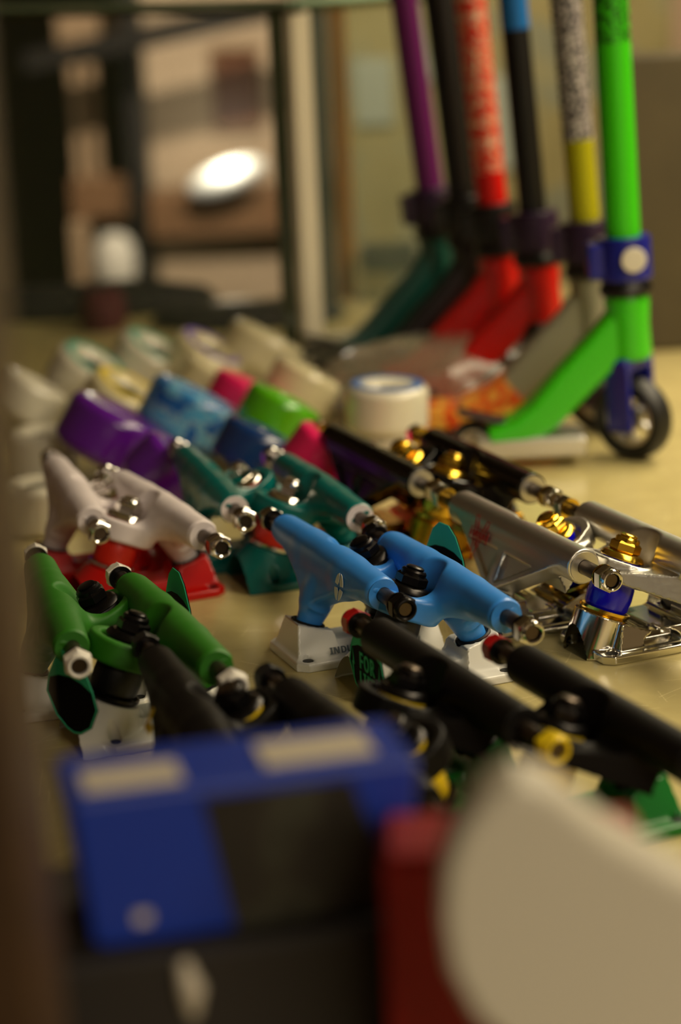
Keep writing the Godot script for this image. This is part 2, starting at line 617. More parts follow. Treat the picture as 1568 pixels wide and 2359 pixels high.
	patterned("beige_board", 0.006, [[0.0, Color(0.40, 0.36, 0.19)], [0.45, Color(0.44, 0.40, 0.23)], [0.6, Color(0.38, 0.38, 0.29)], [1.0, Color(0.47, 0.43, 0.26)]], 86, 3.0, 0.7)
	patterned("room_floor", 0.02, [[0.0, Color(0.30, 0.25, 0.19)], [1.0, Color(0.36, 0.30, 0.23)]], 87, 1.5, 0.6)
	mat("ceiling_paint", Color(0.82, 0.79, 0.72), 0.8)
	mat("gold_curtain", Color(0.70, 0.46, 0.03), 0.6)
	mat("dark_frame", Color(0.09, 0.075, 0.06), 0.5)
	mat("wood_brown", Color(0.36, 0.20, 0.09), 0.5)
	mat("wood_tan", Color(0.45, 0.33, 0.22), 0.5)
	mat("paper_white", Color(0.80, 0.78, 0.72), 0.7)
	mat("paper_beige", Color(0.62, 0.52, 0.40), 0.7)
	mat("film_clear", Color(0.75, 0.74, 0.62), 0.25)
	mat("packet_green", Color(0.42, 0.50, 0.34), 0.4)
	mat("dark_cloth", Color(0.11, 0.095, 0.085), 0.8)
	mat("maroon_cloth", Color(0.30, 0.06, 0.09), 0.8)
	mat("glass_edge", Color(0.22, 0.25, 0.16), 0.2)
	mat("glass_edge_pale", Color(0.62, 0.72, 0.62), 0.2)
	mat("pale_strip", Color(0.92, 0.88, 0.78), 0.35)
	var gl := mat("pane", Color(0.55, 0.66, 0.58, 0.06), 0.03)
	gl.transparency = BaseMaterial3D.TRANSPARENCY_ALPHA
	gl.metallic_specular = 0.2
	var fl := mat("film", Color(0.66, 0.62, 0.52, 0.40), 0.2)
	fl.transparency = BaseMaterial3D.TRANSPARENCY_ALPHA
	var em := mat("lamp_glow", Color(1, 0.95, 0.82), 0.5)
	em.emission_enabled = true
	em.emission = Color(1.0, 0.93, 0.76)
	em.emission_energy_multiplier = 2.2
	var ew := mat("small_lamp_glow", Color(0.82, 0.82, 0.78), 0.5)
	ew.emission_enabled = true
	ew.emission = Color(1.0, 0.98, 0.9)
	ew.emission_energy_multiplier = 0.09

# ---------------------------------------------------------------- skateboard trucks
func kingpin_frame(h: float) -> Transform3D:
	var k := Vector3(0, KY, -KZ)
	var x := Vector3.RIGHT
	return Transform3D(Basis(x, k, x.cross(k)), (Vector3(0, RING_Y, RING_Z) + k * h) * MM)

func truck_meshes() -> void:
	G.hanger_soft = cast_mesh(0, Vector3(-76, 8, -30), Vector3(76, 66, 48), 1.25)
	G.hanger_flat = cast_mesh(1, Vector3(-76, 8, -30), Vector3(76, 66, 48), 1.25)
	G.plate_soft = cast_mesh(2, Vector3(-31, -2, -34), Vector3(31, 26, 50), 1.15)
	G.plate_flat = cast_mesh(3, Vector3(-31, -2, -38), Vector3(31, 26, 52), 1.0)
	var along_x := Basis(Vector3.FORWARD, PI / 2)
	var rod := []
	for q in [[0.0, -0.102], [0.0034, -0.102], [0.004, -0.1012], [0.004, 0.1012], [0.0034, 0.102], [0.0, 0.102]]:
		rod.append(q)
	G.axle = finish(moved(t_lathe(rod, 20), Transform3D(along_x, Vector3.ZERO)))
	# lock nut along +y: hexagon, then the round collar with its dark bore
	var hx := upright(t_prism(hexagon(0.0128), 0.0, 0.0062, 0.0006))
	var collar := t_lathe([[0.0041, 0.0058], [0.0060, 0.0058], [0.0062, 0.0078], [0.0056, 0.0092], [0.0049, 0.0094], [0.0041, 0.0088]], 24, true)
	G.axle_nut = finish(joined([hx, collar]), 30.0)
	G.axle_washer = finish(t_lathe([[0.0042, 0], [0.0066, 0], [0.0066, 0.001], [0.0042, 0.001]], 24, true))
	G.end_face = finish(t_lathe([[0.0042, 0], [0.0084, 0], [0.0084, 0.0006], [0.0042, 0.0006]], 28, true))
	var thread := []
	for i in 34:
		thread.append([0.0050 if i % 2 else 0.0044, -0.030 + i * 0.0495 / 33.0])
	G.kingpin = finish(t_lathe([[0.0, -0.030]] + thread + [[0.0038, 0.0203], [0.0, 0.0205]], 18), 60.0)
	G.kingpin_nut = finish(joined([upright(t_prism(hexagon(0.0150), 0.0, 0.0062, 0.0012)), t_lathe([[0.0046, 0.0058], [0.0068, 0.0058], [0.0068, 0.0078], [0.0060, 0.0088], [0.0046, 0.0088]], 24, true)]), 30.0)
	G.washer_low = finish(t_lathe([[0.0048, -0.001], [0.0128, -0.001], [0.0142, 0.0006], [0.0142, 0.0022], [0.0132, 0.0022], [0.0122, 0.0006], [0.0048, 0.0006]], 30, true))
	G.washer_top = finish(t_lathe([[0.0048, 0.0016], [0.0092, 0.0016], [0.0114, 0.0004], [0.0126, -0.0018], [0.0120, -0.0024], [0.0104, -0.0010], [0.0048, -0.0004]], 30, true))
	G.bushing_low = finish(t_lathe([[0.0048, 0], [0.0112, 0], [0.0122, 0.002], [0.0126, 0.008], [0.0122, 0.014], [0.0112, 0.0165], [0.0048, 0.0165]], 30, true))
	G.bushing_top = finish(t_lathe([[0.0048, 0], [0.0112, 0], [0.0112, 0.003], [0.0102, 0.0066], [0.0048, 0.0066]], 30, true))
	G.pivot_cup = finish(t_lathe([[0.0066, 0], [0.0094, 0], [0.0096, 0.0016], [0.0088, 0.0022], [0.0076, 0.0018]], 28, true))
	G.plate_hole = finish(t_lathe([[0.0, -0.0012], [0.0029, -0.0012], [0.0029, 0.0], [0.0, 0.0]], 16))

# style keys: hanger, plate (mesh names); hm, pm, bush, hard (washers), nut, knut (materials); nut_a / nut_b at the -x / +x ends
func truck(label: String, group: String, at: Vector2, angle: float, faces_left: bool, s: Dictionary) -> Node3D:
	var turn := -deg_to_rad(angle) + (0.0 if faces_left else PI)
	var r := thing("skateboard_truck", label, "skateboard truck", Vector3(at.x, 0.0, at.y), turn, group)
	part("baseplate", G[s.plate], M[s.pm], r)
	var plate := r.get_child(0)
	for zb in ([-24.0, 38.0] if s.plate == "plate_soft" else [-27.0, 41.0]):
		for xb in [-1, 1]:
			part("bolt_hole", G.plate_hole, M.rubber, plate, Transform3D(Basis(), Vector3(xb * (20.5 if s.plate == "plate_soft" else 21.0), 5.0 if s.plate == "plate_soft" else 5.2, zb) * MM))
	part("pivot_cup", G.pivot_cup, M.rubber, r, Transform3D(Basis(Vector3.RIGHT, 0.33), Vector3(0, 0.0185, -0.0158)))
	part("kingpin", G.kingpin, M[s.pin], r, kingpin_frame(0.0))
	part("washer", G.washer_low, M[s.hard], r, kingpin_frame(-24.5))
	part("bushing", G.bushing_low, M[s.bush], r, kingpin_frame(-22.5))
	part("bushing", G.bushing_top, M[s.bush], r, kingpin_frame(1.6))
	part("washer", G.washer_top, M[s.hard], r, kingpin_frame(8.4))
	part("kingpin_nut", G.kingpin_nut, M[s.knut], r, kingpin_frame(9.6))
	var hanger := part("hanger", G[s.hanger], M[s.hm], r)
	part("axle", G.axle, M.axle_steel, r, Transform3D(Basis(), Vector3(0, 0.053, 0)))
	for e in [-1, 1]:
		var out := Basis(Vector3.FORWARD, PI / 2 * e)
		part("end_face", G.end_face, M[s.get("face", s.hm)], hanger, Transform3D(out, Vector3(e * 0.0731, 0.053, 0)))
		part("axle_washer", G.axle_washer, M[s.hard], r, Transform3D(out, Vector3(e * 0.0925, 0.053, 0)))
		part("axle_nut", G.axle_nut, M[s.nut if not s.has("nut_a") else (s.nut_a if e < 0 else s.nut_b)], r, Transform3D(out, Vector3(e * 0.0945, 0.053, 0)))
	return r

func web_frame(x: float, s: float, w: float) -> Transform3D:
	# on the hanger's back: u along -x as read from outside, v up towards the axle, normal outwards
	var nrm := Vector3(0, 0.406, -0.914)
	var up := Vector3(0, 0.914, 0.406)
	return Transform3D(Basis(up.cross(nrm), up, nrm), Vector3(x, 53.0, 0) * MM + (-up * s + nrm * w) * MM)

func text_mesh(t: String, height: float, depth := 0.0004, bold := true) -> TextMesh:
	var f := SystemFont.new()
	f.font_names = PackedStringArray(["Droid Sans"])
	f.font_weight = 700 if bold else 400
	var m := TextMesh.new()
	m.text = t
	m.font = f
	m.font_size = 32
	m.pixel_size = height / 23.0
	m.depth = depth
	m.curve_step = 2.0
	return m

func strip(a: Vector2, b: Vector2, w: float, d := 0.0004) -> PackedVector3Array:
	var n := (b - a).normalized().orthogonal() * w / 2
	return t_prism(PackedVector2Array([a - n, b - n, b + n, a + n]), 0.0, d)

func emblem() -> ArrayMesh:
	# an oval badge with a cross cut into it
	var lists := []
	for q in 4:
		var poly := PackedVector2Array()
		for i in 7:
			var a := PI / 2 * (q + lerpf(0.1, 0.9, i / 6.0))
			poly.append(Vector2(cos(a) * 0.0066, sin(a) * 0.0088))
		for i in 5:
			var a := PI / 2 * (q + lerpf(0.8, 0.2, i / 4.0))
			poly.append(Vector2(cos(a) * 0.0022, sin(a) * 0.003))
		lists.append(t_prism(poly, 0.0, 0.0003))
	return finish(joined(lists))

func tag_shape() -> PackedVector2Array:
	var q := PackedVector2Array()
	for p in [[-22, 0], [-19, 9], [-12, 20], [-5, 25], [5, 25], [12, 20], [19, 9], [22, 0], [15, -11], [6, -16], [0, -17], [-6, -16], [-15, -11]]:
		q.append(Vector2(p[0], p[1]) * MM)
	return q

# a stiff paper swing tag; its front is local +z
func swing_tag(label: String, basis: Basis, at: Vector3, printed: bool) -> Node3D:
	var r := thing("swing_tag", label, "tag", at, 0.0, "shield shaped paper tags on the trucks")
	r.basis = basis
	var card := finish(t_prism(tag_shape(), -0.0003, 0.0003))
	part("card", card, M.tag_black, r)
	var band := PackedVector2Array()
	for p in [[-18.5, 8], [-12, 19.3], [-5, 24.2], [5, 24.2], [12, 19.3], [18.5, 8], [10, 11], [0, 12], [-10, 11]]:
		band.append(Vector2(p[0], p[1]) * MM)
	part("band", finish(t_prism(band, 0.0003, 0.0005)), M.tag_teal, r)
	var rim := []
	var o := tag_shape()
	o.reverse()
	if (o[1] - o[0]).cross(o[2] - o[1]) < 0.0:
		o.reverse()
	var inn := inset(o, 0.0009)
	for i in o.size():
		var j := (i + 1) % o.size()
		rim.append(t_prism(PackedVector2Array([o[i], o[j], inn[j], inn[i]]), 0.0003, 0.0006))
	part("rim", finish(joined(rim)), M.tag_teal, r)
	if printed:
		for l in [["FOR", 1.0, 3.2], ["LIFE", 1.0, -7.0]]:
			part("lettering", text_mesh(l[0], 0.0088, 0.0004), M.tag_teal, r, Transform3D(Basis().scaled(Vector3(0.82, 1, 1)), Vector3(l[1] * MM, l[2] * MM + 0.0004, 0.0006)))
		for sx in [-1, 1]:
			var bolt := PackedVector2Array()
			for p in [[0.3, 8], [-1.4, -0.5], [-0.2, 0.2], [-0.8, -8], [1.4, 1.2], [0.2, 0.6]]:
				bolt.append(Vector2(p[0] * sx - 0.2 + sx * 16.6, p[1] - 0.5) * MM)
			part("lightning_mark", finish(t_prism(bolt, 0.0003, 0.0006)), M.tag_teal, r)
	return r

func trucks() -> void:
	truck_meshes()
	var blue := {"hanger": "hanger_soft", "plate": "plate_soft", "hm": "blue", "pm": "white_plate", "bush": "rubber", "hard": "dark_steel", "nut": "chrome", "knut": "dark_steel", "pin": "dark_steel"}
	var green := blue.duplicate()
	green.merge({"hm": "green", "nut": "white_nylon"}, true)
	var white := blue.duplicate()
	white.merge({"hm": "white_paint", "pm": "red_plate", "bush": "red_rubber", "hard": "chrome", "knut": "chrome", "pin": "chrome"}, true)
	var teal := white.duplicate()
	teal.merge({"hm": "teal", "pm": "teal", "face": "white_paint"}, true)
	var silver := {"hanger": "hanger_flat", "plate": "plate_flat", "hm": "aluminium", "pm": "polished", "bush": "blue_rubber", "hard": "gold", "nut": "polished", "knut": "gold", "pin": "gold"}
	var gold := silver.duplicate()
	gold.merge({"hm": "black_gloss", "pm": "gold_plate", "bush": "gold", "nut": "polished", "face": "aluminium"}, true)
	var rasta := {"hanger": "hanger_flat", "plate": "plate_soft", "hm": "black", "pm": "green_plate", "bush": "yellow_rubber", "hard": "dark_steel", "nut_a": "red_nylon", "nut_b": "yellow_nylon", "nut": "red_nylon", "knut": "dark_steel", "pin": "axle_steel"}
	var plain := rasta.duplicate()
	plain.merge({"hanger": "hanger_soft", "nut_a": "rubber", "nut_b": "rubber", "pm": "green_plate", "hm": "black"}, true)

	var gb := "sky blue trucks on white baseplates"
	var bl := truck("sky blue skateboard truck on white baseplate with a pale oval badge on its back", gb, Vector2(-0.006, -1.139), 69.0, false, blue)
	part("badge", emblem(), M.logo_white, bl, web_frame(-40, 7.5, 9.4) * Transform3D(Basis(Vector3.RIGHT, 0.24).scaled(Vector3(0.85, 0.85, 0.85)), Vector3.ZERO), "pale oval badge")
	var ind := part("lettering", text_mesh("INDU", 0.0037, 0.0006), M.letter_grey, bl.get_child(0), Transform3D(Basis(Vector3(0, 0, 1), Vector3(0, 1, 0), Vector3(-1, 0, 0)) * Basis(Vector3.RIGHT, -0.42), Vector3(-0.0196, 0.0078, -0.004)))
	var br := truck("sky blue skateboard truck with black kingpin nut beside the red-marked silver truck", gb, Vector2(0.0535, -1.093), 69.0, true, blue)
	for i in [bl, br]:
		i.get_node("axle_nut").material_override = M.dark_steel
	var gg := "leaf green trucks on white baseplates"
	var g1 := truck("leaf green skateboard truck against the brown wooden post, shield tag on its near end", gg, Vector2(-0.150, -1.077), 77.0, false, green)
	truck("leaf green skateboard truck with white end nuts in front of the red baseplate", gg, Vector2(-0.087, -1.034), 69.5, true, green)
	var gw := "white trucks on red baseplates"
	truck("off-white skateboard truck on red baseplate, the one farther from the teal trucks", gw, Vector2(-0.166, -1.312), 75.0, false, white)
	truck("off-white skateboard truck on red baseplate, the one nearer the teal trucks", gw, Vector2(-0.109, -1.266), 66.0, true, white)
	var gt := "teal trucks on teal baseplates"
	truck("teal skateboard truck with orange bushings between the purple wheel and the white truck", gt, Vector2(-0.082, -1.326), 75.0, false, teal)
	truck("teal skateboard truck with orange bushings in front of the pink wheel", gt, Vector2(-0.012, -1.292), 71.5, true, teal)
	var gs := "bare silver trucks with blue bushings"
	var sl := truck("bare silver skateboard truck with a red outlined V on its back", gs, Vector2(0.100, -1.172), 67.5, false, silver)
	truck("bare silver skateboard truck with gold washers and its pocket and nut in plain view", gs, Vector2(0.171, -1.137), 66.5, true, silver)
	var v := []
	for q in [[[-9, 12], [-5.5, 12]], [[-9, 12], [0, -13]], [[-5.5, 12], [0.6, -5]], [[5, 11], [8.5, 11]], [[8.5, 11], [0, -13]], [[5, 11], [0.6, -5]], [[-10, 5], [11, 5]], [[-10, -1.5], [11, -1.5]], [[-10, 5], [-10, -1.5]], [[11, 5], [11, -1.5]]]:
		v.append(strip(Vector2(q[0][0], q[0][1]) * MM, Vector2(q[1][0], q[1][1]) * MM, 0.00045))
	var logo := part("printed_logo", finish(joined(v)), M.logo_red, sl, web_frame(27.0, 11.0, 9.6), "thin red outlined V with a banner")
	part("lettering", text_mesh("VENTURE", 0.0036, 0.0002), M.logo_red, logo, Transform3D(Basis(), Vector3(0.0005, 0.0018, 0.0002)))
	var gk := "glossy black trucks on gold baseplates"
	truck("glossy black skateboard truck on gold baseplate beside the pink wheel", gk, Vector2(0.0235, -1.367), 68.5, false, gold)
	truck("glossy black skateboard truck on gold baseplate nearer the green scooter", gk, Vector2(0.090, -1.341), 68.5, true, gold)
	var gr := "matt black trucks with red and yellow end nuts"
	truck("matt black skateboard truck on green baseplate between the blue truck and the white card", gr, Vector2(0.0445, -0.936), 66.4, true, rasta)
	truck("matt black skateboard truck with red end nut in front of the silver trucks", gr, Vector2(0.1105, -0.886), 66.4, true, rasta)
	var gp := "plain matt black trucks behind the blue carton"
	var pl := truck("matt black skateboard truck in front of the green trucks, behind the blue carton", gp, Vector2(-0.0705, -0.909), 74.0, false, plain)
	truck("matt black skateboard truck rising behind the middle of the blue carton", gp, Vector2(0.0006, -0.857), 68.0, false, plain)
	part("printed_mark", finish(joined([strip(Vector2(-3, 6) * MM, Vector2(-3, -6) * MM, 0.004), strip(Vector2(-5, -6) * MM, Vector2(6, -6) * MM, 0.004)])), M.yellow_nylon, pl, web_frame(22.0, 12.0, 8.4), "yellow printed mark")
	# paper tags hanging on the axles
	var a := deg_to_rad(68.0)
	var along := Vector3(cos(a), 0, sin(a))
	var out := along.cross(Vector3.UP)
	var face := Basis(along, Vector3.UP, out)
	swing_tag("black shield tag reading FOR LIFE in mint green", face, Vector3(0.010, 0.026, -1.030), true)
	swing_tag("mint edged black shield tag standing behind the sky blue truck", Basis(Vector3.UP, 0.10) * face, Vector3(0.0565, 0.0445, -1.143), false)
	swing_tag("mint edged black shield tag between the green truck and red baseplate", face, Vector3(-0.0860, 0.044, -1.078), false)
	var b := deg_to_rad(50.0)
	var along2 := Vector3(cos(b), 0, sin(b))
	swing_tag("mint green shield tag hanging from a white end nut over the white baseplate", Basis(along2, Vector3.UP, along2.cross(Vector3.UP)), Vector3(-0.1345, 0.028, -1.000), false)

# ---------------------------------------------------------------- wheels
func wheel(label: String, group: String, at: Vector3, axis: Vector3, rad: float, width: float, body: String, print_ := "", core := "rubber") -> Node3D:
	var r := thing("skateboard_wheel", label, "skateboard wheel", at, 0.0, group)
	var y := axis.normalized()
	var x := Vector3(0.2, 0, 1).cross(y).normalized()
	r.basis = Basis(x, y, x.cross(y))
	var key := "wheel_%d_%d" % [int(rad * 1e4), int(width * 1e4)]
	if not G.has(key):
		var h := width / 2
		var e := rad * 0.24
		var prof := [[0.011, -h * 0.72], [0.0125, -h * 0.80], [rad * 0.62, -h]]
		for i in 7:
			var b := PI / 2 * i / 6.0
			prof.append([rad - e + e * sin(b), -h + e * (1 - cos(b)) * 0.9])
		for i in 7:
			var b := PI / 2 * (1.0 - i / 6.0)
			prof.append([rad - e + e * sin(b), h - e * (1 - cos(b)) * 0.9])
		prof.append_array([[rad * 0.62, h], [0.0125, h * 0.80], [0.011, h * 0.72]])
		G[key] = finish(t_lathe(prof, 40, true))
		G[key + "p"] = finish(t_lathe([[rad * 0.66, h - 0.0006], [rad * 0.86, h - 0.0006], [rad * 0.86, h + 0.0003], [rad * 0.66, h + 0.0005]], 40, true))
		G[key + "c"] = finish(t_lathe([[0.0042, -h * 0.7], [0.0112, -h * 0.7], [0.0112, h * 0.7], [0.0042, h * 0.7]], 24, true))
	part("tread", G[key], M[body], r)
	part("core", G[key + "c"], M[core], r)
	if print_ != "":
		part("printed_ring", G[key + "p"], M[print_], r)
	return r

func wheels() -> void:
	var lean := Vector3(0.50, 0.86, -0.12)
	var gw := "white and cream wheels at the back of the shelf"
	var low := func(rr: float, w: float) -> float: return rr * 0.515 + w / 2 * 0.86
	wheel("white wheel at the end of the row by the brown post", gw, Vector3(-0.250, low.call(0.031, 0.034), -1.72), lean, 0.031, 0.034, "ivory")
	wheel("white wheel with a teal printed ring behind the purple wheel", gw, Vector3(-0.208, low.call(0.032, 0.036), -1.79), lean + Vector3(0.05, 0, 0.25), 0.032, 0.036, "ivory", "print_teal")
	wheel("cream wheel with a yellow printed ring behind the purple wheel", gw, Vector3(-0.170, low.call(0.032, 0.034), -1.68), lean + Vector3(0.05, 0, 0.22), 0.032, 0.034, "cream", "print_yellow")
	wheel("white wheel with a teal printed ring behind the marbled blue wheel", gw, Vector3(-0.160, low.call(0.032, 0.036), -1.84), lean + Vector3(0.05, 0, 0.22), 0.032, 0.036, "ivory", "print_teal")
	wheel("white wheel with a violet printed ring behind the pink wheel", gw, Vector3(-0.112, low.call(0.032, 0.036), -1.83), lean + Vector3(0.05, 0, 0.22), 0.032, 0.036, "cream", "print_violet")
	wheel("plain cream wheel with a big tread against the glass case", gw, Vector3(-0.062, low.call(0.035, 0.036), -1.86), lean, 0.035, 0.036, "cream")
	wheel("plain cream wheel next to the blue and white wheels", gw, Vector3(-0.026, low.call(0.030, 0.034), -1.715), lean, 0.030, 0.034, "cream")
	wheel("cream wheel resting behind the lime green wheel", gw, Vector3(-0.100, low.call(0.030, 0.034), -1.735), lean, 0.030, 0.034, "cream")
	var gp := "purple wheels"
	wheel("large purple wheel behind the white truck", gp, Vector3(-0.165, low.call(0.038, 0.040), -1.545), lean, 0.038, 0.040, "purple")
	wheel("purple wheel half hidden by the teal truck", gp, Vector3(-0.116, low.call(0.030, 0.034), -1.445), lean + Vector3(0.35, 0, 0.1), 0.030, 0.034, "purple")
	wheel("large marbled blue and white wheel", "blue wheels", Vector3(-0.109, low.call(0.038, 0.040), -1.595), lean, 0.038, 0.040, "marble_blue")
	wheel("dark blue wheel below the marbled one", "blue wheels", Vector3(-0.058, low.call(0.030, 0.033), -1.505), lean, 0.030, 0.033, "deep_blue")
	var gk := "pink and lime wheels"
	wheel("pink wheel propped behind the lime green one", gk, Vector3(-0.074, low.call(0.028, 0.034) + 0.002, -1.672), lean, 0.028, 0.034, "pink")
	wheel("lime green wheel between two pink ones", gk, Vector3(-0.046, low.call(0.029, 0.042), -1.582), lean, 0.029, 0.042, "lime")
	wheel("pink wheel behind the teal truck, in front of the lime one", gk, Vector3(-0.010, low.call(0.030, 0.036), -1.452), lean + Vector3(0.2, 0, 0.1), 0.030, 0.036, "pink")
	var up := Vector3(0.04, 1, 0.02)
	var gb := "white wheels with blue printed faces"
	wheel("white wheel with a blue face, lower of the flat stack", gb, Vector3(0.043, 0.0125, -1.575), Vector3.UP, 0.027, 0.025, "ivory", "print_blue")
	var top := wheel("white wheel with a blue face and red label, upper of the flat stack", gb, Vector3(0.038, 0.0425, -1.575), up, 0.031, 0.035, "ivory", "print_blue")
	var lab := []
	var rings := []
	for i in 9:
		var a := lerpf(1.9, 3.0, i / 8.0)
		rings.append(PackedVector3Array([Vector3(cos(a) * 0.0312, -0.011, sin(a) * 0.0312), Vector3(cos(a) * 0.0312, 0.011, sin(a) * 0.0312), Vector3(cos(a) * 0.0309, 0.011, sin(a) * 0.0309), Vector3(cos(a) * 0.0309, -0.011, sin(a) * 0.0309)]))
	part("paper_label", finish(t_loft(rings)), M.red_label, top, Transform3D(Basis(Vector3.UP, -0.4), Vector3.ZERO), "red paper label")
	var gl := "plain white wheels beside the brown post"
	for q in [[-0.222, -1.585, 0.0], [-0.205, -1.425, 0.0]]:
		wheel("white wheel lying flat next to the large purple wheel" if q[1] < -1.5 else "white wheel lying flat close behind the off-white truck", gl, Vector3(q[0], q[2] + 0.017, q[1]), Vector3.UP, 0.028, 0.034, "ivory")

# ---------------------------------------------------------------- scooters
# local x runs back along the deck, y up; the front wheel touches the shelf at the origin
func scooter(label: String, at: Vector2, lean: float, s: Dictionary) -> Node3D:
	var r := thing("kick_scooter", label, "scooter", Vector3(at.x, 0, at.y), PI + s.get("yaw", 0.0), "small scooters standing at the back of the shelf")
	var wr := 0.031
	var wz := Basis(Vector3.RIGHT, PI / 2)
	var len: float = s.get("len", 1.0)
	var tilt := Basis(Vector3.FORWARD, lean)          # top leans back, towards +x
	var fork := Transform3D(tilt, Vector3(0, wr, 0))
	var steer := fork * Transform3D(Basis(Vector3.UP, s.get("steer", 0.0)), Vector3.ZERO)
	for q in [steer * Transform3D(wz, Vector3.ZERO), Transform3D(wz.scaled_local(Vector3(0.55, 0.8, 0.55)), Vector3(0.02 + 0.135 * len, wr * 0.55, 0))]:
		var w := part("wheel", finish(t_lathe([[wr - 0.011, -0.0075], [wr - 0.004, -0.0095], [wr, -0.004], [wr, 0.004], [wr - 0.004, 0.0095], [wr - 0.011, 0.0075]], 36, true)), M.tyre, r, q)
		var sp := [t_lathe([[0.004, -0.005], [0.009, -0.005], [0.009, 0.005], [0.004, 0.005]], 20, true), t_lathe([[wr - 0.014, -0.006], [wr - 0.010, -0.006], [wr - 0.010, 0.006], [wr - 0.014, 0.006]], 28, true)]
		for k in 6:
			sp.append(moved(t_box(Vector3(0.004, 0.006, 0.014), 0.0005, false), Transform3D(Basis(Vector3.UP, TAU * k / 6.0), Basis(Vector3.UP, TAU * k / 6.0) * Vector3(0, 0, 0.0145))))
		part("spoked_core", finish(joined(sp)), M[s.core], w)
	var f := [moved(t_box(Vector3(0.022, 0.012, 0.038), 0.003), Transform3D(Basis(), Vector3(0.002, 0.035, 0)))]
	for e in [-1, 1]:
		f.append(moved(t_box(Vector3(0.020, 0.048, 0.006), 0.002), Transform3D(Basis(), Vector3(0.001, -0.008, e * 0.0155))))
	part("fork", finish(joined(f)), M[s.fork], r, steer)
	part("head_tube", finish(t_lathe([[0.0, 0.045], [0.015, 0.045], [0.0165, 0.048], [0.0155, 0.070], [0.0165, 0.088], [0.015, 0.092], [0.0, 0.092]], 24)), M[s.neck], r, fork)
	part("headset", finish(t_lathe([[0.0, 0.092], [0.0185, 0.092], [0.0195, 0.096], [0.0165, 0.103], [0.0, 0.103]], 24)), M.scooter_black, r, fork)
	var cl := part("clamp", finish(joined([t_lathe([[0.0, 0.103], [0.0185, 0.103], [0.0195, 0.105], [0.0195, 0.132], [0.0185, 0.134], [0.0, 0.134]], 28), moved(t_box(Vector3(0.012, 0.026, 0.022), 0.002), Transform3D(Basis(), Vector3(0.021, 0.105, 0)))])), M[s.clamp], r, fork)
	if s.has("patch"):
		part("clamp_label", finish(moved(t_lathe([[0.0, 0], [0.009, 0], [0.0085, 0.0015], [0.0, 0.0018]], 20), Transform3D(Basis(Vector3.RIGHT, PI / 2), Vector3(-0.004, 0.119, -0.0205)) * Transform3D(Basis(Vector3.RIGHT, PI), Vector3.ZERO))), M.paper_white, cl, Transform3D.IDENTITY, "pale round label")
	# the bar in one to three painted lengths
	for b in s.bar:
		part("bar_tube", finish(t_lathe([[0.0, b[0]], [s.rad, b[0]], [s.rad, b[1]], [0.0, b[1]]], 24)), M[b[2]], r, fork)
	part("handlebar", finish(t_tube([Vector3(-0.11, 0.55, 0), Vector3(0, 0.555, 0), Vector3(0.11, 0.55, 0)], [0.010, 0.010, 0.010])), M[s.bar[-1][2]], r, fork)
	# neck: a wide arm sweeping from the head tube down into the deck
	var top := fork * Vector3(0.004, 0.070, 0)
	var arm := []
	var pts := [[top.x, top.y, 0.030, 0.012], [0.022, 0.083, 0.030, 0.0135], [0.045, 0.060, 0.029, 0.0155], [0.066, 0.038, 0.026, 0.018], [0.083, 0.026, 0.022, 0.0205], [0.105, 0.021, 0.017, 0.0215]]
	for i in pts.size():
		var p: Array = pts[i]
		var q: Array = pts[mini(i + 1, pts.size() - 1)]
		var o: Array = pts[maxi(i - 1, 0)]
		var d := Vector2(q[0] - o[0], q[1] - o[1]).normalized()
		var nrm := Vector3(-d.y, d.x, 0)
		var ring := PackedVector3Array()
		for v in round_rect(p[2], p[3] * 2, 0.006, 3):
			ring.append(Vector3(p[0], p[1], 0) + nrm * v.x + Vector3(0, 0, v.y))
		arm.append(ring)
	part("neck", finish(t_loft(arm)), M[s.neck], r)
	if s.has("wrap"):
		var sleeve := []
		for i in [3, 4, 5]:
			var c := Vector3(pts[i][0], pts[i][1], 0)
			var ring := PackedVector3Array()
			for v in arm[i]:
				ring.append(c + (v - c) * 1.07)
			sleeve.append(ring)
		part("toe_sleeve", finish(t_loft(sleeve)), M[s.wrap], r, Transform3D.IDENTITY, "orange flame patterned sleeve")
	var deck := part("deck", finish(moved(t_box(Vector3(0.112 * len, 0.016, 0.045), 0.003), Transform3D(Basis(), Vector3(0.036 + 0.056 * len, 0.008, 0)))), M[s.deck], r)
	part("grip_sheet", finish(moved(t_box(Vector3(0.052 * len, 0.0012, 0.040), 0.0004), Transform3D(Basis(), Vector3(0.036 + 0.084 * len, 0.0238, 0)))), M[s.grip], deck)
	part("mudguard", finish(moved(t_box(Vector3(0.040, 0.003, 0.020), 0.001), Transform3D(Basis(Vector3.FORWARD, -0.25), Vector3(0.012 + 0.135 * len, 0.035, 0)))), M.scooter_black, r)
	return r

